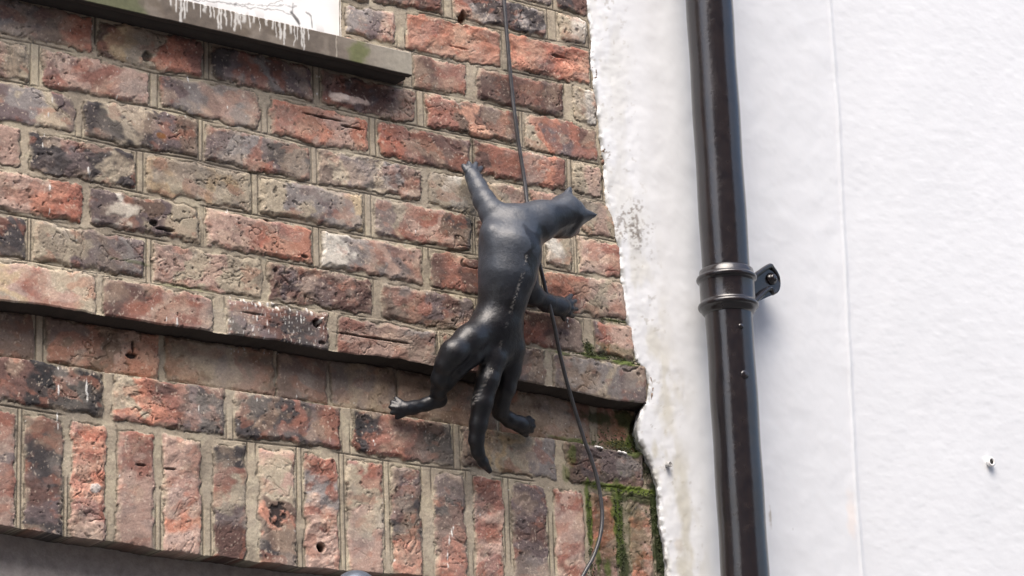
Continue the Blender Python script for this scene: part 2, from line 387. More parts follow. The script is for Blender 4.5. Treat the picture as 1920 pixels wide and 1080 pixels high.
# ---- colours
L = max(len(q[2]) for q in allb)
ci = np.zeros((nb, L), np.int32); cn = np.zeros(nb, np.float32)
for i, q in enumerate(allb):
    s_ = q[2]; cn[i] = len(s_)
    for j in range(L): ci[i, j] = PK.index(s_[min(j, len(s_)-1)])
u = np.where(sold, (ztop-Z)/np.maximum(ztop-zbot, 1e-3), (X-bx0)/np.maximum(bx1-bx0, 1e-3))
u = u + (fbm(lx*18, lz*26, 51, 4)-.5)*0.75
tt = np.clip(u*cn[bidx]-.5, 0, cn[bidx]-1.001); i0 = np.floor(tt).astype(np.int32); ft = sst(.25, .75, tt-i0)[..., None]
col = PA[ci[bidx, i0]]*(1-ft) + PA[ci[bidx, np.minimum(i0+1, L-1)]]*ft
def blend(c, rgb, a_): return c*(1-a_[..., None]) + np.array(rgb, np.float32)*a_[..., None]
p1 = fbm(lx*24, lz*36, 61, 5); p2 = fbm(lx*20+40, lz*28, 62, 5); p3 = fbm(lx*30, lz*46+7, 63, 4); p4 = fbm(lx*15, lz*22+70, 64, 4)
col = blend(col, lin((84, 72, 68)), sst(.56, .70, p1)*0.38)
col = blend(col, lin((176, 156, 136)), sst(.54, .70, p2)*0.38)
col = blend(col, lin((146, 96, 78)), sst(.56, .68, p3)*0.4)
col = blend(col, lin((128, 122, 120)), sst(.60, .70, p4)*0.28)
g1 = fbm(lx*170, lz*210, 65, 3)
col = col*(1+(g1-.5)*(.22+.5*grain))[..., None]
g2 = Noise(66)(X*520, Z*520)
col = col*(0.90+0.20*g2)[..., None]
col = blend(col, lin((215, 200, 182)), sst(.74, .84, fbm(lx*240, lz*200, 67, 2))*0.35)
col = col*(1-0.70*crack*sst(.2, .9, crack))[..., None]
col = col*(0.84+0.34*rng.rand(nb).astype(np.float32))[bidx][..., None]
pit = sst(.76, .82, fbm(lx*120, lz*140, 68, 2))*grain; col = col*(1-0.6*pit)[..., None]; H = H - pit*mask*0.0012; H = np.where(below | (np.abs(Z-Jz[9][:, None]) < .0025), H*0.2, H)
mort = np.array(lin((157, 147, 130)), np.float32)*(0.84+0.34*fbm(X*14, Z*14, 71, 4))[..., None]
mort = mort*(0.90+0.2*fbm(X*260, Z*260, 72, 3))[..., None]
mort = blend(mort, lin((176, 168, 146)), sst(.55, .7, fbm(X*30, Z*45, 73, 3))*0.5)
mort = mort*(1-0.75*line)[..., None]
edge = np.clip(1-np.abs(d+0.0010)/0.0020, 0, 1)*(fbm(X*50, Z*50, 46, 2) > .45)
smear = mask*sst(0.009, 0.0, d)*sst(.52, .66, fbm(X*45, Z*45, 74, 3))*0.6
brk = blend(col, lin((150, 141, 124)), smear)
brk = np.where((course == 10)[..., None], blend(brk, lin((150, 128, 104)), np.full(X.shape, 0.30, np.float32)), brk)
C = mort*(1-mask[..., None]) + brk*mask[..., None]
C = C*(1-0.6*edge)[..., None]
# town grime
C = C*(0.86+0.28*fbm(X*3.2, Z*3.2, 81, 4))[..., None]
C = blend(C, lin((172, 164, 152)), sst(.54, .72, fbm(X*11, Z*11, 84, 5))*.22)
C = blend(C, lin((70, 64, 62)), sst(.54, .72, fbm(X*8+30, Z*10, 85, 5))*.35)
# ---- marks at their places
def world(px, py, yp=P0): return at(px, py, yp)
def blob(px, py, rx, rz, rgb, st, yp=P0, soft=.5, seed=1, nz=0.5, dh=0.0, sh=60):
    global C, H
    q = world(px, py, yp)
    ii = np.where(np.abs(gx-q[0]) < rx*2.2)[0]; kk = np.where(np.abs(gz-q[2]) < rz*2.2)[0]
    if len(ii) == 0 or len(kk) == 0: return
    sl = (slice(ii[0], ii[-1]+1), slice(kk[0], kk[-1]+1))
    xx = X[sl]; zz = Z[sl]
    dd = np.sqrt(((xx-q[0])/rx)**2 + ((zz-q[2])/rz)**2) + (fbm(xx*sh, zz*sh, seed+200, 3)-.5)*2*nz
    a_ = sst(1, 1-soft, dd)*st
    C[sl] = blend(C[sl], rgb, a_); H[sl] = H[sl] + a_*dh
BK = (0.012, 0.011, 0.010)
# drill holes, missing mortar, pale and brown patches
blob(590, 608, .0085, .0085, BK, 1, P0, .15, 1, .05, -.022)
blob(596, 604, .0016, .007, (.75, .75, .72), .95, P0, .4, 2, .2, .012)
blob(600, 645, .008, .004, BK, .8, P0, .4, 3, .3, -.004)
blob(601, 1027, .009, .009, BK, 1, P2, .15, 4, .05, -.022)
blob(519, 965, .015, .022, lin((48, 44, 44)), .95, P2, .5, 5, 1.0, -.003, 110)
blob(867, 32, .010, .016, lin((92, 62, 44)), .95, P0, .3, 6, .5, -.010)
blob(300, 255, .012, .006, lin((120, 80, 40)), .8, P0, .5, 7, .5, 0)
blob(275, 108, .010, .009, BK, .75, P0, .5, 8, .7, -.006)
blob(245, 668, .013, .005, BK, .95, P1, .4, 9, .6, -.006)
blob(247, 652, .003, .012, BK, .8, P1, .4, 10, .6, -.004)
blob(302, 430, .022, .004, BK, .85, P0, .4, 11, .6, -.006)
blob(287, 420, .009, .005, BK, .85, P0, .4, 12, .6, -.006)
blob(228, 398, .030, .020, lin((190, 182, 168)), .8, P0, .5, 13, .9, .001, 45)
blob(660, 188, .045, .008, lin((212, 192, 180)), .8, P0, .4, 14, .6, .002)
blob(635, 182, .022, .010, lin((220, 206, 196)), .7, P0, .4, 15, .6, .002)
blob(570, 482, .012, .004, BK, .8, P0, .4, 16, .5, -.004)
blob(500, 413, .007, .003, BK, .8, P0, .4, 17, .5, -.004)
blob(450, 178+45, .03, .016, lin((140, 136, 132)), .6, P0, .5, 18, .6, 0)
blob(610, 222, .055, .003, BK, .75, P0, .5, 19, .5, -.005)
blob(660, 240, .03, .0026, BK, .75, P0, .5, 20, .5, -.005)
blob(1052, 108, .03, .004, BK, .6, P0, .5, 21, .6, -.005)
blob(860, 90, .03, .0035, lin((120, 70, 50)), .6, P0, .5, 22, .6, -.004)
blob(178, 916, .010, .008, (.55, .53, .5), .85, P2, .4, 23, .5, .002)
blob(320, 880, .012, .0026, BK, .8, P2, .4, 24, .4, -.004)
blob(262, 873, .012, .0026, BK, .7, P2, .4, 25, .4, -.004)
blob(700, 636, .10, .0024, BK, .75, P0, .5, 26, .35, -.005)
blob(470, 590, .03, .0024, BK, .6, P0, .5, 27, .5, -.004)
blob(990, 560, .02, .03, lin((70, 44, 30)), .55, P0, .6, 28, .6, 0)  # this and the next: soft brown patches close to the cat
blob(960, 770, .05, .03, lin((120, 84, 60)), .3, P1, .6, 29, .6, 0)
for (x, y, l) in [(475,575,5),(484,573,7),(500,572,6),(518,578,5),(455,565,4),(478,598,9),(497,606,8),(560,600,12),(552,592,4),(580,590,6),(573,583,8),(540,582,5),(430,560,4),(470,620,6),(510,570,4)]:
    blob(x, y, .0028 if l < 8 else .0018, l*.0009, (.62, .61, .58), .85, P0, .6, x, .8, .0008, 140)
for i in range(170):
    x, y = rng.uniform(425, 615), rng.uniform(560, 655)
    if (y-555-(x-420)*.17) < 0: continue
    blob(x, y, .0012, rng.uniform(.001, .004), (.6, .6, .57), rng.uniform(.4, .9), P0, .6, i, .5, 0, 160)
drips = [(173,52,8),(131,58,3),(237,110,4),(353,150,12),(354,165,5),(97,187,9),(90,215,6),(218,183,7),(313,215,4),(348,218,5),(425,203,6),(80,272,8),(84,253,5),(164,320,12),(92,352,10),(91,398,8),(167,325,9),(197,292,3),
         (108,690,5),(108,730,14),(108,780,12),(107,800,8),(160,725,24),(162,745,12),(308,615,14),(308,600,6),(556,720,5),(555,745,9),(371,765,8),(480,750,6),(595,175,3),(427,395,8),(424,398,4),
         (595,142,4),(600,143,3),(655,150,3),(778,435,5),(690,300,2),(700,835,5),(698,828,4),(845,1000,14),(840,1015,12),(848,990,10),(838,1040,16),(838,1060,8),(1063,600,9),(1064,612,5),(1005,700,3),(1013,708,4),(1008,662,3),(1187,575,3),(1190,953,4),(900,965,7),(57,878,3),(110,842,3),(740,1050,4)]
for i, (x, y, l) in enumerate(drips):
    cy_ = 9 if y < 566+x*.155 else (10 if y < 667+x*.155 else 11)
    yp = {9: P0, 10: P1, 11: P2}[cy_]
    blob(x, y, .0013+.0006*(l > 9), l*.00075, (.68, .68, .65), .9, yp, .6, i, .45, .0006, 200)
for i in range(150):
    x, y = rng.uniform(0, 1230), rng.uniform(60, 1060)
    blob(x, y, .0011, rng.uniform(.0009, .0025), (.62, .62, .59), rng.uniform(.4, .9), P0, .6, i, .3, 0, 200)
# moss and damp at the right-hand end
MG = lin((72, 88, 34)); MD = lin((46, 56, 26))
for (x, y, rx, rz, a_, yp, cc) in [(1140,990,.06,.10,.45,P2,lin((70,72,36))),(1190,1000,.035,.12,.5,P2,lin((64,66,32))),(1150,660,.07,.02,.4,P0,MG),(1150,800,.06,.03,.4,P1,MD),(1110,668,.05,.006,.9,P0,MG),(1105,655,.012,.016,.9,P0,MG),(1050,662,.03,.005,.7,P0,MG),(1165,680,.05,.007,.9,P0,MG),(1150,600,.03,.006,.6,P0,MG),(1180,605,.02,.005,.6,P0,MG),
        (1120,785,.06,.016,.75,P1,MD),(1175,790,.04,.03,.9,P1,MD),(1190,830,.03,.03,.9,P1,MG),(1160,835,.05,.010,.8,P1,MG),(1080,828,.05,.007,.7,P1,MG),(1040,820,.03,.005,.5,P1,MG),
        (1190,850,.03,.010,.8,P2,MG),(1222,880,.020,.05,.97,P2,lin((38,44,30))),(1230,930,.016,.05,.97,P2,lin((34,42,24))),(1070,850,.012,.03,.6,P2,MG),(1060,890,.010,.02,.5,P2,MG),
        (1150,915,.07,.0095,.95,P2,lin((96,112,46))),(1200,922,.06,.0110,.95,P2,lin((96,112,46))),(1115,908,.03,.006,.6,P2,MG),
        (1105,980,.007,.09,.9,P2,MG),(1100,930,.006,.04,.8,P2,MG),(1160,990,.014,.11,.92,P2,MG),(1155,950,.016,.05,.8,P2,MG),(1170,1060,.014,.06,.9,P2,MD),(1120,1040,.008,.05,.8,P2,MG),
        (1235,1000,.017,.12,.97,P2,lin((40,50,22))),(1242,1060,.016,.06,.97,P2,lin((36,44,22))),(1190,935,.05,.012,.8,P2,MD),(1140,1070,.014,.03,.7,P2,MG),(1225,960,.010,.06,.9,P2,MD),
        (985,500+30,.004,.02,.3,P0,MG),(250,492,.05,.004,.35,P0,MG),(340,540,.06,.004,.45,P0,MG)]:
    blob(x, y, rx, rz, cc, a_, yp, .55, int(x+y), .55, .0012, 70)
for (x, y) in [(1095,836),(1118,838),(1124,840),(1160,848),(1168,850)]:
    blob(x, y, .006, .003, (.8, .8, .78), .97, P2, .4, x, .4, .004, 120)
# keep the stretched ledge and soffit faces clean, shade under the overhang painted into the soffit
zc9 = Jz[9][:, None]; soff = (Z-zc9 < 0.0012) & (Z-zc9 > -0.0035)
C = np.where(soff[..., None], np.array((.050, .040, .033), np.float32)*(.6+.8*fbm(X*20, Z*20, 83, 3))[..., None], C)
C = np.where(below[..., None], np.array((.028, .024, .020), np.float32), C)  # underside of the upright bricks, its shade painted in as near-black
H = H - 0.012*sst(.008, .020, X-bXw[None, :])
Yw = face - H
keep_lo = Jz[12][:, None] - 0.012
nx_, nz_ = X.shape
V = np.stack([X, Yw, Z], -1).reshape(-1, 3)
I = np.arange(nx_*nz_).reshape(nx_, nz_)
Q = np.stack([I[:-1, :-1], I[1:, :-1], I[1:, 1:], I[:-1, 1:]], -1)
ok = (Z[:-1, 1:] > np.broadcast_to(keep_lo, X.shape)[:-1, 1:])
# window opening
wx1 = at(642, 60)[0]; wz0 = at(640, 66, -0.0)[2] - 0.006
ok &= ~((X[1:, :-1] < wx1) & (X[:-1, :-1] > -1.35) & (Z[:-1, :-1] > wz0) & (Z[:-1, 1:] < ZS + 1.15))
Q = Q[ok]
used = np.zeros(len(V), bool); used[Q.ravel()] = True; re = np.cumsum(used)-1
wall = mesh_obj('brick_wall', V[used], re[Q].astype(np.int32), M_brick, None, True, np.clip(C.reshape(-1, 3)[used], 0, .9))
tag(wall, 'old mottled red and purple brick wall with a set-back course and upright bricks along its foot', 'brick wall')
del V, Q, C, H

# moss cushions standing on the joints
mv = []; mf = []
mr = random.Random(3)
def tuft(c, r):
    b_ = len(mv)
    for i in range(3):
        for j in range(6):
            ph = (-.9+.9*i); th = j*math.pi/3+i*.5; k_ = r*(.7+.6*mr.random())
            mv.append((c[0]+k_*math.cos(ph)*math.cos(th), c[1]-abs(k_)*.6*math.cos(ph)*abs(math.sin(th)), c[2]+k_*.8*math.sin(ph)))
    for i in range(2):
        for j in range(6): mf.append((b_+i*6+j, b_+i*6+(j+1) % 6, b_+(i+1)*6+(j+1) % 6, b_+(i+1)*6+j))
    mf.append(tuple(b_+i for i in range(6))[::-1]); mf.append(tuple(b_+12+i for i in range(6)))
for (x0, y0, x1, y1, sp, n_, yp) in [(1025,659,1110,667,3,110,-.001),(1095,664,1195,681,5,190,-.002),(1098,640,1108,664,5,70,-.001),(1080,825,1192,847,7,150,.018),(1125,812,1200,838,14,170,.030),(1105,912,1230,930,3,120,.016),
        (1102,925,1110,1078,3,110,.018),(1157,935,1168,1078,6,240,.018),(1214,870,1232,930,9,110,.019),(1228,950,1246,1078,8,240,.018),(1120,598,1180,604,3,40,-.001)]:
    for i in range(int(n_*.6)):
        t_ = mr.random(); tuft(at(x0+(x1-x0)*t_+mr.gauss(0, sp*1.0), y0+(y1-y0)*t_+mr.gauss(0, sp*.6), yp), mr.uniform(.0010, .0026))
mo_ = mesh_obj('moss', mv, mf, simple('damp_moss', (.040, .048, .018), .95, 0, .5, 90, .6, .002), None, True)
tag(mo_, 'green moss growing in the joints at the right-hand end of the bricks', 'moss', kind='stuff')

# ------------------------------------------------------------------ window in the brick wall
win = empty('window', (float(wx1)-0.5, 0.0, float(wz0)))
tag(win, 'white peeling painted window board over a stained stone sill in the brick wall', 'window')
sx1 = float(at(772, 120, -0.050)[0])
pz = [at(x, y, -0.050)[2] for x, y in ((160, 1.5), (400, 58), (770, 141))]; zb_s = float(np.mean(pz))
zt_s = float(np.mean([at(x, y, -0.050)[2] for x, y in ((645, 70), (773, 98))]))
# sill as a finely divided block so stains and drips can live on its stone
sgx = np.concatenate([np.arange(-1.55, -1.1, .01), np.arange(-1.1, sx1-.0005, .0015), [sx1]])
prof = [(0.02, zb_s), (0.004, zb_s), (-0.006, zb_s+0.0), (-0.028, zb_s), (-0.030, zb_s+0.005), (-0.036, zb_s+0.005), (-0.038, zb_s), (-0.0485, zb_s+.0005), (-0.050, zb_s+0.002)]
for s_ in np.linspace(0.05, 0.97, 30): prof.append((-0.050, zb_s+(zt_s-zb_s)*s_))
prof += [(-0.0485, zt_s), (0.02, zt_s+0.004)]
pr = np.array(prof); SX, SI = np.meshgrid(sgx, np.arange(len(pr)), indexing='ij')
SY = pr[SI, 0]; SZ = pr[SI, 1] + (fbm(SX*7, SX*0, 91, 2)-.5)*0.002
chip = (fbm(SX*40, SZ*40+SY*90, 92, 3)-.5)*0.0016; SYc = SY + chip*(SY < -0.01)
sc_ = np.ones(SX.shape+(3,), np.float32)*np.array(lin((118, 110, 100)), np.float32)
xx = lambda px: at(px, 60+ (px-400)*.22, -0.050)[0]
sc_ = blend(sc_, lin((88, 78, 66)), sst(xx(640), xx(520), SX)*sst(.3, .7, fbm(SX*18, SZ*30, 99, 4))*.8)
sc_ = blend(sc_, lin((150, 146, 134)), sst(xx(645), xx(760), SX)*0.75)
sc_ = blend(sc_, lin((92, 84, 76)), sst(.4, .6, fbm(SX*30, SZ*12, 93, 3))*sst(xx(700), xx(600), SX)*.8)
mo = sst(1, .2, ((SX-xx(672))/.028)**2 + ((SZ-(zb_s+zt_s)/2)/.03)**2 + (fbm(SX*60, SZ*60, 94, 3)-.5)*1.2)
sc_ = blend(sc_, lin((92, 98, 58)), mo*.85)
mo = sst(1, .2, ((SX-xx(215))/.07)**2 + (fbm(SX*40, SZ*40, 95, 3)-.5)*1.2); sc_ = blend(sc_, lin((84, 92, 60)), mo*.7)
for (px, l, wd_) in [(320,.4,.004),(352,.5,.003),(362,.3,.004),(376,.6,.002),(401,.5,.003),(433,.7,.0025),(452,.7,.002),(476,.3,.005),(487,.6,.002),(512,.4,.004),(518,.7,.002),(558,.6,.002),(578,.5,.002),(340,1.,.006),(346,.8,.004),(331,.6,.003),(410,.9,.004),(414,.9,.003),(424,.7,.004),(442,.85,.004),(447,.5,.006),(458,.4,.008),(468,.55,.003),(525,.75,.005),(533,.95,.003),(536,.7,.003),(552,.9,.0026),(566,.85,.004),(571,1.,.003),(545,.4,.005),(300,.25,.004),(275,.3,.002),(260,.3,.002),(395,.5,.004),(500,.3,.006),(385,.35,.006),(632,1.,.0022)]:
    xc = xx(px)+ (fbm(SZ*60, SX*0+px, 96, 2)-.5)*.006
    zlo = zt_s - (zt_s-zb_s)*l
    a_ = sst(1.0, .4, np.abs(SX-xc)/(wd_*.7)*(.35+1.6*fbm(SX*260, SZ*150, 97, 3)))*sst(zlo-.002, zlo+.004, SZ)*(SY < -.03)
    sc_ = blend(sc_, (.66, .66, .63) if px != 632 else lin((190, 184, 170)), a_*(.72 if px != 632 else .5))
und = (SZ < zb_s+.0015) | ((SY > -.045) & (SZ < zb_s+.01))  # sill underside, coloured near-black below to paint in its shade
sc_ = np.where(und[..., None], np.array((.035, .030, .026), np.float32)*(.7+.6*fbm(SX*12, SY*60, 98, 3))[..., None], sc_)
n = len(pr)
I = np.arange(len(sgx)*n).reshape(len(sgx), n); Q = np.stack([I[:-1, :-1], I[1:, :-1], I[1:, 1:], I[:-1, 1:]], -1).reshape(-1, 4)
Vs = np.stack([SX, SYc, SZ], -1).reshape(-1, 3)
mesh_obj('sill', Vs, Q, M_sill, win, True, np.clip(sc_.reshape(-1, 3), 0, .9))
me_end = MB(); me_end.add([(sx1, p[0], p[1]) for p in prof], [tuple(range(len(prof)))]); me_end.build('sill_end', simple('sill_stone_end', lin((140, 134, 122)), .85), win, False)
# white board with cracked paint
M_board, t, b = newmat('cracked_white_paint')
n1 = nnoise(t, 9, 5, 0.6, 0.6); tcx = t.nodes.new('ShaderNodeTexCoord')
vo = t.nodes.new('ShaderNodeTexVoronoi'); vo.feature = 'DISTANCE_TO_EDGE'; vo.inputs['Scale'].default_value = 14
mp = t.nodes.new('ShaderNodeMapping'); t.links.new(tcx.outputs['Object'], mp.inputs[0]); mx = t.nodes.new('ShaderNodeMix'); mx.data_type = 'RGBA'; mx.blend_type = 'ADD'; mx.inputs[0].default_value = 0.35
n3 = nnoise(t, 40, 4); t.links.new(mp.outputs[0], mx.inputs[6]); t.links.new(n3.outputs[1], mx.inputs[7]); t.links.new(mx.outputs[2], vo.inputs['Vector'])
crk = ramp(t, vo.outputs['Distance'], [(0.0, 0.10), (0.018, 1.0)])
gt = ramp(t, n1.outputs[0], [(0.52, 1.0), (0.60, 0.0)])
mx2 = t.nodes.new('ShaderNodeMix'); mx2.data_type = 'RGBA'; t.links.new(gt.outputs[0], mx2.inputs[0]); t.links.new(crk.outputs[0], mx2.inputs[6]); mx2.inputs[7].default_value = (1, 1, 1, 1)
basew = t.nodes.new('ShaderNodeRGB'); basew.outputs[0].default_value = (.80, .80, .79, 1)
t.links.new(mul(t, basew.outputs[0], mx2.outputs[2]), b.inputs['Base Color']); b.inputs['Roughness'].default_value = .5
x1f = float(at(636, 60, 0.012)[0])
wx_ = np.concatenate([np.arange(-1.33, -.85, .02), np.arange(-.85, x1f, .0016), [x1f]]); wz_ = np.arange(zt_s-.02, ZS+.28, .0016)
WX, WZ = np.meshgrid(wx_, wz_, indexing='ij'); WY = .012 + (fbm(WX*9, WZ*9, 131, 3)-.5)*.004
wc = np.ones(WX.shape+(3,), np.float32)*np.array((.79, .80, .80), np.float32)*(.94+.08*fbm(WX*12, WZ*12, 132, 3))[..., None]
def crackline(px, wd_, a_, sd_):
    global wc, WY
    P = [at(x, y, .012) for x, y in px]; dm = np.full(WX.shape, 9.)
    jx = (fbm(WX*70, WZ*70, sd_, 3)-.5)*.012
    for i in range(len(P)-1):
        A = P[i][[0, 2]]; ba = P[i+1][[0, 2]]-A; t_ = np.clip(((WX-A[0])*ba[0]+(WZ+jx-A[1])*ba[1])/(ba@ba), 0, 1)
        dm = np.minimum(dm, np.hypot(WX-A[0]-t_*ba[0], WZ+jx-A[1]-t_*ba[1]))
    k_ = sst(wd_, wd_*.3, dm*(.9+fbm(WX*60, WZ*60, sd_+1, 2)))*a_
    wc = blend(wc, (.03, .028, .025), k_)
crackline([(330,-5),(400,6),(470,13),(520,19),(545,26),(558,40),(562,52)], .0024, .55, 140)
crackline([(546,22),(552,33),(560,42)], .006, .85, 142); crackline([(549,5),(548,24)], .003, .5, 144)
crackline([(574,24),(583,32),(585,54)], .0028, .7, 146); crackline([(440,9),(500,8),(556,12)], .002, .45, 148); crackline([(500,15),(512,6),(530,2)], .002, .5, 150)
rn = sst(.62, .7, fbm(WX*70, WZ*30, 152, 3))*sst(zt_s+.05, zt_s+.01, WZ); wc = blend(wc, lin((120, 112, 100)), rn*.5)
I = np.arange(WX.size).reshape(WX.shape); Q = np.stack([I[:-1, :-1], I[1:, :-1], I[1:, 1:], I[:-1, 1:]], -1).reshape(-1, 4)
mesh_obj('bottom_rail', np.stack([WX, WY, WZ], -1).reshape(-1, 3), Q, M_plaster, win, True, wc.reshape(-1, 3))
wb = MB(); wb.box(-1.33, x1f, 0.016, 0.05, zt_s-0.02, ZS+0.28, 0.001); wb.build('board', M_board, win, False)
wb = MB(); wb.box(-1.33, x1f, 0.02, 0.05, ZS+0.285, ZS+1.15, 0.003); wb.build('panel', M_board, win, False)
wb = MB(); wb.box(x1f+.003, float(wx1)+.003, 0.006, 0.05, zt_s-.01, ZS+1.15, 0.002); wb.build('window_frame', simple('peeling_frame_paint', (.50, .48, .45), .7, 0, .5, 80), win, False)

# ------------------------------------------------------------------ white rendered wall
pzs = axis([(-3.6, -1.25, 0.05), (-1.25, 0.45, 0.0022), (0.45, 4.0, 0.05)]) + ZS
o_ = np.argsort(bq[:, 2]); bX = np.interp(pzs, bq[o_, 2], bq[o_, 0])
jit = (fbm(pzs*30, pzs*0, 101, 4)-.5)*0.008 + (fbm(pzs*260, pzs*0, 102, 2)-.5)*0.0018
offs = np.concatenate([[-0.0016, -0.0014, -0.0012, -0.0010, -0.0008, -0.0006, -0.0003, 0.0, 0.0008, 0.002, 0.004, 0.007], np.arange(0.010, 1.30, 0.0034), np.arange(1.32, 3.4, 0.05)])
PX = bX[:, None] + offs[None, :] + jit[:, None]*np.exp(-np.maximum(offs, 0)/.012)[None, :]
lat = np.clip((offs-0.2)/0.8, 0, 1)[None, :]                   # far columns stand upright
PX = PX*(1-lat) + (0.27+offs[None, :])*lat
PZ = np.broadcast_to(pzs[:, None], PX.shape)
lipy = np.interp(offs, [-0.0016, -0.0014, -0.0012, -0.0010, -0.0008, -0.0006, -0.0003, 0, .0008, .002, .004, .007, .02, .09, .12], [0.045, 0.037, 0.030, 0.023, 0.016, 0.010, 0.005, 0.0015, -.0008, -.0020, -.0030, -.0038, -.0045, -.0070, -.0075])
PY = np.broadcast_to(lipy[None, :], PX.shape).copy()
PX = PX + np.maximum(PY, 0)*0.62
near = np.exp(-np.maximum(offs, 0)/.010)[None, :]
PX = PX + near*((fbm(PZ*55, PY*60+PX*40, 112, 4)-.5)*.007 + (fbm(PZ*160, PY*160+PX*90, 113, 3)-.5)*.003)
PY = PY - near*(fbm(PZ*70, PX*70, 114, 3)-.5)*.004
strip = sst(.125, .05, PX-bX[:, None])                          # trowelled edge strip, rough
PY = PY - strip*((fbm(PX*22, PZ*14, 103, 4)-.5)*0.0018 + (fbm(PX*120, PZ*90, 104, 3)-.5)*0.0010)
sm0 = float(at(1575, 200, -.014)[0]); sm1 = float(at(1608, 900, -.014)[0]); z0_ = at(1575, 200, -.014)[2]; z1_ = at(1608, 900, -.014)[2]
seam = np.interp(pzs, [z1_, z0_], [sm1, sm0])[:, None]; ds = PX-seam
PY = PY - 0.0011*np.exp(-(ds/0.0035)**2) + 0.0010*sst(0, .012, ds)
PY = PY - sst(0, .02, ds)*((fbm(PX*42, PZ*75, 105, 4)-.5)*0.0007) - (fbm(PX*5, PZ*4, 106, 3)-.5)*0.0028
PY = PY - (1-sst(0, .02, ds))*((fbm(PX*25, PZ*25, 107, 3)-.5)*0.0016)
pc = np.ones(PX.shape+(3,), np.float32)*np.array((.675, .700, .725), np.float32)
pc = pc*(0.965+.05*fbm(PX*4, PZ*3, 108, 4))[..., None]
spk = sst(.74, .80, fbm(PX*95, PZ*95, 109, 3))*strip; pc = blend(pc, lin((150, 145, 135)), spk*.45)
grz = sst(.42, .72, fbm(PX*34, PZ*14, 110, 5))*strip*(.35+.65*sst(-.2, -.8, PZ-ZS)); pc = blend(pc, lin((188, 186, 172)), grz*.75)
def pblob(px, py, rx, rz, rgb, st, seed, nz=.6, sh=70, thr=None):
    global pc
    q = at(px, py, -.012); dd = np.sqrt(((PX-q[0])/rx)**2+((PZ-q[2])/rz)**2) + (fbm(PX*sh, PZ*sh, seed+300, 3)-.5)*2*nz
    a_ = sst(1, .4, dd)*st
    if thr: a_ = a_*sst(thr, thr+.08, fbm(PX*170, PZ*170, seed+301, 3))
    pc = blend(pc, rgb, a_)
pblob(1185, 415, .06, .06, lin((120, 112, 104)), .75, 1, .4, 40, .56)
pblob(1195, 440, .02, .035, lin((110, 104, 98)), .8, 2, .4, 60, .52)
pblob(1145, 285, .01, .03, lin((130, 120, 110)), .8, 3, .4, 60, .62)
pblob(1275, 1020, .015, .02, lin((190, 186, 178)), .7, 4, .4, 60)
pblob(1240, 930, .012, .006, lin((60, 58, 50)), .9, 5, .5)
pblob(1600, 960, .02, .06, lin((226, 214, 204)), .5, 6, .5, 30)
pblob(1302, 634, .0012, .003, lin((90, 84, 78)), .9, 7, .2); pblob(1490, 990, .0010, .005, lin((110, 106, 100)), .9, 8, .2)
pblob(1447, 965, .004, .03, lin((150, 140, 126)), .7, 9, .7)
blk = sst(.010, .0, PX-bX[:, None]-.001)*sst(.45, .6, fbm(PX*80, PZ*60, 111, 3)); pc = blend(pc, lin((90, 88, 78)), blk*.7)
N0, N1 = PX.shape; I = np.arange(N0*N1).reshape(N0, N1)
Q = np.stack([I[:-1, :-1], I[:-1, 1:], I[1:, 1:], I[1:, :-1]], -1).reshape(-1, 4)
pw = mesh_obj('rendered_wall', np.stack([PX, PY, PZ], -1).reshape(-1, 3), Q, M_plaster, None, True, np.clip(pc.reshape(-1, 3), 0, .85))
tag(pw, 'smooth white painted rendered wall with a ragged edge overlapping the bricks', 'wall')

def plug(px, py, r, name, label, cat, dark=True):
    q = at(px, py, -.013)
    e = empty(name, tuple(map(float, q)))
    tag(e, label, cat)
    mb = MB(); mb.lathe(q, (0, -1, 0), [(-.012, r*.6), (0, r), (.0025, r*.98), (.0035, r*.75), (.0030, r*.58), (-.001, r*.52)], 24); mb.build('collar', M_white if dark else M_grey, e)
    mb = MB(); mb.lathe(q, (0, -1, 0), [(-.008, r*.3), (.0018, r*.50), (.0026, r*.3)], 16); mb.build('core', M_dark if dark else M_grey, e)
plug(1858, 866, .010, 'wall_plug', 'small white ringed wall plug with a dark core on the white wall far right', 'wall plug')
plug(1255, 871, .0055, 'screw_head', 'tiny grey painted screw head in the white wall between brick edge and drainpipe', 'screw', False)

# ------------------------------------------------------------------ drainpipe
PR, PYc = 0.0455, -0.088
def pcx(px, py): q = at(px, py, PYc); return q
ptop = pcx(1326, 0); pbot = pcx(1401, 1080); px_c = float((ptop[0]+pbot[0])/2)
pipe = empty('drainpipe', (px_c, PYc, 0.0))
tag(pipe, 'glossy black cast iron drainpipe running down the white wall', 'drainpipe')
zc = float(pcx(1364, 530)[2]); zr1 = float(at(1364, 507, PYc-.045)[2]); zr2 = float(at(1364, 556, PYc-.045)[2])
mb = MB()
zz_ = np.linspace(zr1-.005, 7.4, 150); mb.lathe((px_c, PYc, 0), (0, 0, 1), [(float(z), PR+.0006*math.sin(z*31)) for z in zz_], 64); mb.build('upper_pipe', M_pipe, pipe)
mb = MB(); zz_ = np.linspace(0.1, zr2+.01, 120); mb.lathe((px_c, PYc, 0), (0, 0, 1), [(float(z), PR-.001+.0005*math.sin(z*37)) for z in zz_], 64); mb.build('lower_pipe', M_pipe, pipe)
def ring(z, R, a=.0045, b_=.0055):
    return [(z+b_*math.sin(t), R+a*math.cos(t)) for t in np.linspace(-math.pi/2, math.pi/2, 9)]
Rs = PR+.0065
prof = [(zr2-.020, PR-.001), (zr2-.014, Rs-.002)] + ring(zr2-.002, Rs+.001) + [(zr2+.008, Rs), (zr1-.010, Rs)] + ring(zr1, Rs+.001) + [(zr1+.008, Rs), (zr1+.016, Rs-.001), (zr1+.020, PR+.001)]
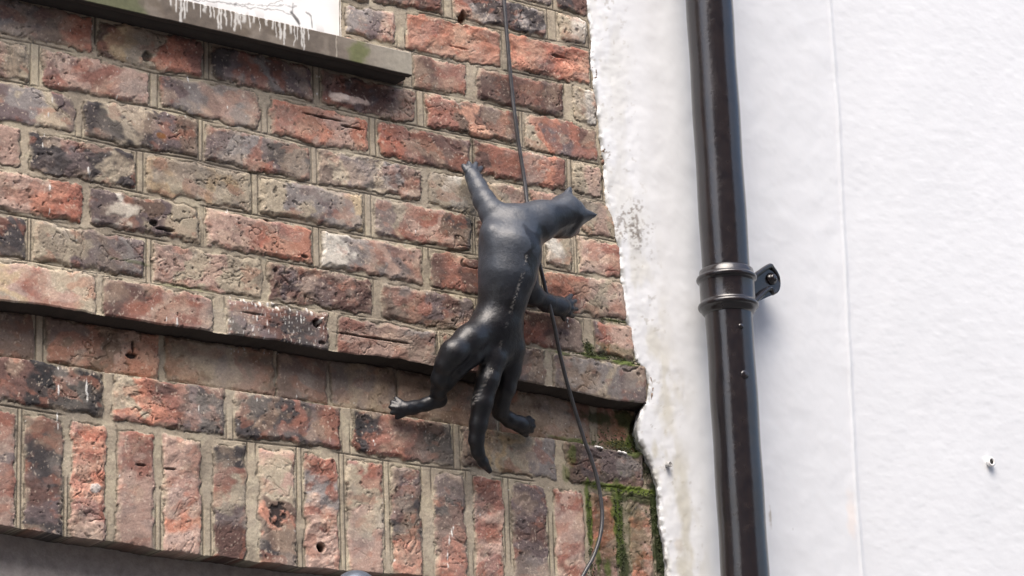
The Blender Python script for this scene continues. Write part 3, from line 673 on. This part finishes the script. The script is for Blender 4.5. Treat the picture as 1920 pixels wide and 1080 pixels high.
mb = MB(); mb.lathe((px_c, PYc, 0), (0, 0, 1), prof, 64); sock = mb.build('socket', M_pipe, pipe)
# ear to the right, fixed to the wall
q = at(1437, 528, -.045); ez = float(q[2]); ex = float(q[0])
mb = MB()
pts = []
def prism(mb, poly, y0, y1):
    n = len(poly); V = [(x, y0, z) for x, z in poly]+[(x, y1, z) for x, z in poly]
    mb.add(V, [tuple(range(n)), tuple(range(2*n-1, n-1, -1))]+[(i, n+i, n+(i+1) % n, (i+1) % n) for i in range(n)])
r_ = .028
arc = [(ex+.004+r_*.75*math.cos(t), ez+r_*math.sin(t)) for t in np.linspace(-1.5, 1.5, 14)]
prism(mb, [(px_c+.02, zr2-.010)] + arc + [(px_c+.02, zr1+.004)], -.058, -.040)
mb.tube([(px_c+.030, -.100, zr1), (px_c+.046, -.080, zr1-.001), (ex-.012, -.064, ez+r_*.80), (ex+.006, -.058, ez+r_*.86), (ex+.020, -.056, ez+r_*.35), (ex+.022, -.054, ez-.004)], [.0055, .0055, .005, .005, .0045, .0035], 10, 6)
mb.tube([(px_c+.030, -.100, zr2-.002), (px_c+.046, -.080, zr2-.003), (ex-.014, -.062, ez-r_*.80), (ex+.004, -.056, ez-r_*.90), (ex+.018, -.054, ez-r_*.5)], [.0055, .0055, .005, .005, .004], 10, 6)
mb.lathe((ex+.002, -.042, ez), (0, 1, 0), [(0, .015), (.03, .014), (.042, .014)], 20)
ear = mb.build('fixing_ear', M_pipe, pipe, False)
mb = MB(); mb.lathe((ex+.001, -.058, ez+.002), (0, -1, 0), [(0, .0125), (.003, .012), (.0035, .0085), (.009, .0080), (.011, .005)], 12)
bo = mb.build('bolt', M_pipe, pipe)
for (x, y, r) in [(1390, 611, .0055), (1397, 702, .0085)]:
    # where the sight line meets the pipe skin
    best = None
    for yy in np.linspace(PYc-PR, PYc, 400):
        q = at(x, y, yy)
        dd = abs(math.hypot(q[0]-px_c, q[1]-PYc)-PR)
        if best is None or dd < best[0]: best = (dd, q)
    q = best[1]; nrm = np.array([q[0]-px_c, q[1]-PYc, 0]); nrm /= np.linalg.norm(nrm)
    mb = MB(); mb.lathe(q-nrm*.001, nrm, [(0, r), (.0010, r*.92), (.0016, r*.62), (.0020, r*.45), (.0024, r*.1)], 16); mb.build('rivet', M_pipe, pipe)

# ------------------------------------------------------------------ cable
cpts = [(942,-60,-.010),(945,0,-.012),(952,85,-.014),(960,170,-.012),(967,230,-.014),(975,285,-.013),(983,335,-.014),(989,385,-.02),(996,430,-.030),(1005,470,-.040),(1014,505,-.046),(1026,555,-.050),(1038,605,-.046),(1048,655,-.036),(1060,705,-.028),(1073,752,-.018),(1086,795,-.010),(1098,832,-.006),(1110,865,-.004),(1120,900,-.002),(1127,940,-.002),(1129,975,-.004),(1124,1010,-.006),(1112,1045,-.006),(1096,1074,-.006),(1080,1105,-.006)]
mb = MB(); mb.tube([at(*c_) for c_ in cpts], .0036, 12, 8); cb = mb.build('cable', M_cable)
tag(cb, 'thin black cable hanging down the bricks and looping behind the cat statue', 'cable')

# ------------------------------------------------------------------ cat statue (one continuous skin from a distance field)
SC = 0.00097
PR_ = []
def W(px, py, ymm): return at(px, py, ymm/1000.0)
def cap(a0, b0, k=14): PR_.append((W(*a0[:3]), W(*b0[:3]), a0[3]*SC, b0[3]*SC, k/1000.0))
def chain(pts, k=14, k0=None):
    for i in range(len(pts)-1): cap(pts[i], pts[i+1], k if (i or k0 is None) else k0)
# trunk
chain([(964,424,-92,38),(957,470,-98,55),(951,515,-95,50),(943,560,-84,42),(934,605,-74,39),(932,640,-62,38)], 16)
cap((925,432,-92,22), (995,428,-92,32), 22)
cap((966,450,-128,12), (957,560,-116,9), 14); cap((957,560,-112,9), (940,640,-86,9), 12)
cap((922,436,-108,13), (938,496,-112,9), 16)
cap((995,440,-112,13), (976,498,-116,9), 16)
# neck and head
chain([(975,425,-98,36),(1012,413,-102,33),(1042,406,-104,31)], 20)
cap((1060,397,-100,34), (1067,401,-98,32), 12)
cap((1064,418,-90,22), (1074,430,-66,14), 10); cap((1056,424,-96,15), (1063,433,-92,9), 7)
cap((1045,428,-92,20), (1066,434,-84,13), 10)
# raised fore leg
chain([(950,418,-92,30),(924,400,-80,24),(908,376,-64,20),(896,350,-46,16.5),(888,334,-36,13.5),(885,328,-32,13.5)], 8, 16)
# other fore leg, reaching sideways under the cable
chain([(985,480,-84,28),(984,525,-62,22),(1000,553,-48,17),(1026,568,-36,15.5),(1046,574,-30,16),(1054,575,-28,17)], 12, 20)
# hind leg out to the left
chain([(918,612,-72,34),(880,638,-80,27),(850,662,-80,23),(836,682,-68,19)], 12, 20)
chain([(836,682,-66,19),(826,710,-48,16.5),(822,735,-28,13.5),(824,748,-16,12.5)], 8)
chain([(908,650,-72,20),(884,668,-76,19),(856,694,-66,16),(836,722,-42,13)], 4, 8)
chain([(825,751,-14,12.5),(800,758,-8,11.5),(776,764,-6,11.5),(760,766,-4,13.5)], 8)
# other hind leg
chain([(948,620,-62,30),(954,655,-58,28),(952,692,-48,23),(947,728,-40,18),(939,756,-24,14.5),(938,772,-14,13.5)], 12, 20)
chain([(938,774,-12,14),(956,788,-8,13),(974,795,-5,14),(980,797,-4,14)], 9)
# tail
cap((914,636,-58,24), (910,664,-54,15), 12)
chain([(936,632,-66,28),(926,672,-72,24),(914,713,-68,21),(904,755,-58,19),(897,795,-46,16),(893,825,-36,13.5),(896,848,-28,11.5),(906,867,-22,9),(918,883,-16,5.5)], 7, 16)
# toes
def toes(base, tips, r0, r1, k=3):
    for t_ in tips: cap((*base[:3], r0), (*t_[:3], r0*.62), k); cap((*t_[:3], r0*.62), (t_[3], t_[4], t_[5], r1), k)
toes((885,328,-32), [(875,320,-32, 869,311,-26), (881,315,-34, 879,306,-28), (889,316,-34, 892,307,-28), (895,322,-32, 902,315,-24), (894,331,-28, 901,330,-20)], 10, 5.0, 1.2)
toes((1054,575,-30), [(1064,561,-30, 1071,554,-22), (1070,569,-31, 1079,564,-23), (1071,579,-31, 1081,580,-23), (1066,588,-29, 1074,593,-20), (1054,589,-26,1058,599,-17)], 9.5, 4.6, 1.5)
toes((762,766,-4), [(752,755,-3, 742,747,4), (748,760,-3, 735,754,4), (746,766,-4, 732,763,4), (748,772,-3, 735,774,4), (754,777,-2, 744,783,4)], 9.5, 4.6, 1.2)
toes((978,797,-5), [(985,788,-4, 992,783,3), (989,793,-5, 999,789,3), (990,800,-5, 1001,799,3), (987,807,-4, 997,808,3), (979,810,-3, 987,816,3)], 10, 4.9, 1.2)
# ears
EARS = [((1058,374,-108), (1068,352,-106), 10, 3.0), ((1066,372,-108), (1070,353,-104), 9, 3.0), ((1080,402,-112), (1119,402,-106), 18, 1.5), ((1084,412,-104), (1117,404,-105), 13, 2.0)]
for a0, b0, r0, r1 in EARS: cap((*a0, r0), (*b0, r1), 4)
allp = np.array([p[0] for p in PR_]+[p[1] for p in PR_]); lo = allp.min(0)-.06; hi = allp.max(0)+.06
hs_ = 0.0022
ax_ = [np.arange(lo[i], hi[i], hs_).astype(np.float32) for i in range(3)]
Fd = np.full(tuple(len(a_) for a_ in ax_), 1.0, np.float32)
for A, B, ra, rb, k in PR_:
    pad = max(ra, rb)+k+0.012
    sl = []
    for i in range(3):
        l_ = min(A[i], B[i])-pad; h2 = max(A[i], B[i])+pad
        sl.append(slice(max(0, int((l_-ax_[i][0])/hs_)), min(len(ax_[i]), int((h2-ax_[i][0])/hs_)+2)))
    gx_, gy_, gz_ = (ax_[i][sl[i]] for i in range(3))
    BA = (B-A).astype(np.float32); l2 = float(BA@BA)+1e-12
    PXx = gx_[:, None, None]-np.float32(A[0]); PYy = gy_[None, :, None]-np.float32(A[1]); PZz = gz_[None, None, :]-np.float32(A[2])
    t_ = np.clip((PXx*BA[0]+PYy*BA[1]+PZz*BA[2])/l2, 0, 1)
    dd = np.sqrt((PXx-t_*BA[0])**2+(PYy-t_*BA[1])**2+(PZz-t_*BA[2])**2) - (ra+(rb-ra)*t_)
    cur = Fd[tuple(sl)]
    hh = np.clip(.5+.5*(cur-dd)/k, 0, 1); Fd[tuple(sl)] = cur*(1-hh)+dd*hh-k*hh*(1-hh)
def surface_nets(F, ax3, h):
    s = F < 0; nx, ny, nz = F.shape
    acc = np.zeros((nx-1, ny-1, nz-1, 3), np.float32); cnt = np.zeros((nx-1, ny-1, nz-1), np.float32)
    cor = [(i, j, k) for i in (0, 1) for j in (0, 1) for k in (0, 1)]
    def sub(A, c): return A[c[0]:nx-1+c[0], c[1]:ny-1+c[1], c[2]:nz-1+c[2]]
    tot = sum(sub(s, c).astype(np.int8) for c in cor); act = (tot > 0) & (tot < 8)
    idx = np.argwhere(act); ids = np.full(act.shape, -1, np.int32); ids[act] = np.arange(len(idx))
    P = np.zeros((len(idx), 3)); c_ = np.zeros(len(idx))
    val = {c: F[idx[:, 0]+c[0], idx[:, 1]+c[1], idx[:, 2]+c[2]] for c in cor}
    for a_ in cor:
        for d_ in range(3):
            if a_[d_] == 0:
                b_ = list(a_); b_[d_] = 1; b_ = tuple(b_)
                va, vb = val[a_], val[b_]; mm = (va < 0) != (vb < 0)
                tq = np.where(mm, va/(va-vb+1e-20), 0); pt = np.zeros((len(idx), 3)); pt[:] = a_; pt[:, d_] = tq
                P += pt*mm[:, None]; c_ += mm
    P = P/c_[:, None] + idx; P = P*h + np.array([a_[0] for a_ in ax3])
    Qs = []
    for d_ in range(3):
        s0 = [slice(1, -1)]*3; s0[d_] = slice(0, -1); s1 = list(s0); s1[d_] = slice(1, None)
        ed = s[tuple(s0)] != s[tuple(s1)]; base = np.argwhere(ed) + np.array([0 if i == d_ else 1 for i in range(3)])
        fl = s[tuple(s0)][ed]
        e1, e2 = [i for i in range(3) if i != d_]
        def cell(o1, o2):
            q = base.copy(); q[:, e1] -= o1; q[:, e2] -= o2; return ids[q[:, 0], q[:, 1], q[:, 2]]
        q4 = np.stack([cell(1, 1), cell(0, 1), cell(0, 0), cell(1, 0)], 1)
        fl2 = fl if d_ != 1 else ~fl
        q4[~fl2] = q4[~fl2][:, ::-1]; Qs.append(q4)
    return P, np.concatenate(Qs)
Vc, Qc = surface_nets(Fd, ax_, hs_)
# light smoothing
for it in range(3):
    S = np.zeros_like(Vc); n_ = np.zeros(len(Vc))
    for a_, b_ in ((0, 1), (1, 2), (2, 3), (3, 0)):
        np.add.at(S, Qc[:, a_], Vc[Qc[:, b_]]); np.add.at(n_, Qc[:, a_], 1)
        np.add.at(S, Qc[:, b_], Vc[Qc[:, a_]]); np.add.at(n_, Qc[:, b_], 1)
    Vc = Vc*.5 + .5*S/n_[:, None]
cx_, cz_ = Vc[:, 0].astype(np.float32), Vc[:, 2].astype(np.float32); cyy = Vc[:, 1].astype(np.float32)
cc = np.ones((len(Vc), 3), np.float32)*np.array((.007, .008, .0105), np.float32)
def wpt(px, py): return at(px, py, -.12)
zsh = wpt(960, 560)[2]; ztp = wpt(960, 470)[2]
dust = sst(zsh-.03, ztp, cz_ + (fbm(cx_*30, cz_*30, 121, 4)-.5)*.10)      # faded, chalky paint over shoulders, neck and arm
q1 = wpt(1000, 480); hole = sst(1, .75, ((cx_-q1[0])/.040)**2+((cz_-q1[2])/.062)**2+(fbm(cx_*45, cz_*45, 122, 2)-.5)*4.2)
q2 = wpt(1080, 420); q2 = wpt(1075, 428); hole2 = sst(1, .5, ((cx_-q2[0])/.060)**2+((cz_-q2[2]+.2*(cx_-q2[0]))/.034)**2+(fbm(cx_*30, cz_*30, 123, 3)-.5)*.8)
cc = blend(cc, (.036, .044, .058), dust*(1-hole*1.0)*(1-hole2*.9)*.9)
spine = np.array([wpt(*p) for p in [(968,490),(962,545),(956,600),(950,660),(935,705),(920,760),(912,800),(905,845),(912,872)]])
dmin = np.full(len(Vc), 9.)
for i in range(len(spine)-1):
    A = spine[i][[0, 2]]; B = spine[i+1][[0, 2]]; pq = Vc[:, [0, 2]]-A; ba = B-A; t_ = np.clip(pq@ba/(ba@ba), 0, 1); dmin = np.minimum(dmin, np.hypot(*(pq-t_[:, None]*ba).T))
ch = sst(.0045, .0008, dmin)*sst(.52, .62, fbm(cx_*520+cyy*300, cz_*420, 124, 2))*sst(.30, .5, fbm(cx_*40, cz_*45, 126, 2))
cc = blend(cc, (.30, .29, .27), np.clip(ch, 0, 1)*.7)
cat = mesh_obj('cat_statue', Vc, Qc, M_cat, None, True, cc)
tag(cat, 'black painted cat statue climbing the brick wall, tail down and head turned right', 'cat statue')

# ------------------------------------------------------------------ foot of the arch: recessed panel, lamp cap
M_fascia = simple('dark_speckled_render', lin((150, 144, 140)), .8, 0, .25, 60, .5, .002)
mb = MB(); mb.box(-6.0, 0.42, 0.066, 0.14, ZS-2.2, ZS-1.03, 0); f_ = mb.build('shopfront_panel', M_fascia, None, False)
tag(f_, 'dark grey speckled panel set back under the row of upright bricks', 'panel')
spv = MB()
q = at(667, 1104, -0.05); le = empty('bulkhead_lamp', tuple(map(float, q))); tag(le, 'domed blue grey metal lamp cap peeking up at the foot of the upright bricks', 'lamp')
mb = MB(); R_ = .036; mb.lathe(q-np.array([0, 0, .03]), (0, 0, 1), [(0, R_*1.02), (.02, R_*1.02), (.03, R_)] + [(.03+R_*.85*math.sin(t), max(R_*math.cos(t), .0008)) for t in np.linspace(.1, 1.56, 14)], 40); mb.build('cap', M_metal, le)
mb = MB(); mb.tube([q+np.array([0, .0, -.01]), q+np.array([0, .05, -.01]), q+np.array([0, .075, -.012])], .010, 12, 4); mb.build('bracket', M_metal, le)

# ------------------------------------------------------------------ street and the house across it
mb = MB(); mb.add([(-60, -60, 0), (60, -60, 0), (60, 60, 0), (-60, 60, 0)], [(0, 1, 2, 3)])
g = mb.build('pavement', simple('stone_paving', (.10, .10, .10), .9, 0, .3, 3), None, False); tag(g, kind='structure')
opp = empty('brick_building', (0, -7.0, 0)); tag(opp, 'brick building standing across the narrow street', 'building')
mb = MB(); mb.box(-11, 3.4, -12.0, -7.0, 0.0, 8.6); mb.build('wall', simple('far_brick', lin((134, 90, 72)), .9, 0, .35, 4), opp, False)  # out of view; height raised to cut low sky light off the wall
for x in np.arange(-9.5, 3, 2.8):
    for z in (0.9, 3.7, 6.3):
        mb = MB(); mb.box(x-.5, x+.5, -7.0, -6.96, z, z+1.5); wn = mb.build('window', M_white, opp, False)
        mb = MB(); mb.box(x-.42, x+.42, -6.96, -6.95, z+.08, z+1.42)
        pn = mb.build('pane', simple('dark_glass', (.03, .035, .04), .1), opp, False)
        if True:
            pn.parent = wn; pn.matrix_parent_inverse = mathutils.Matrix.Identity(4)
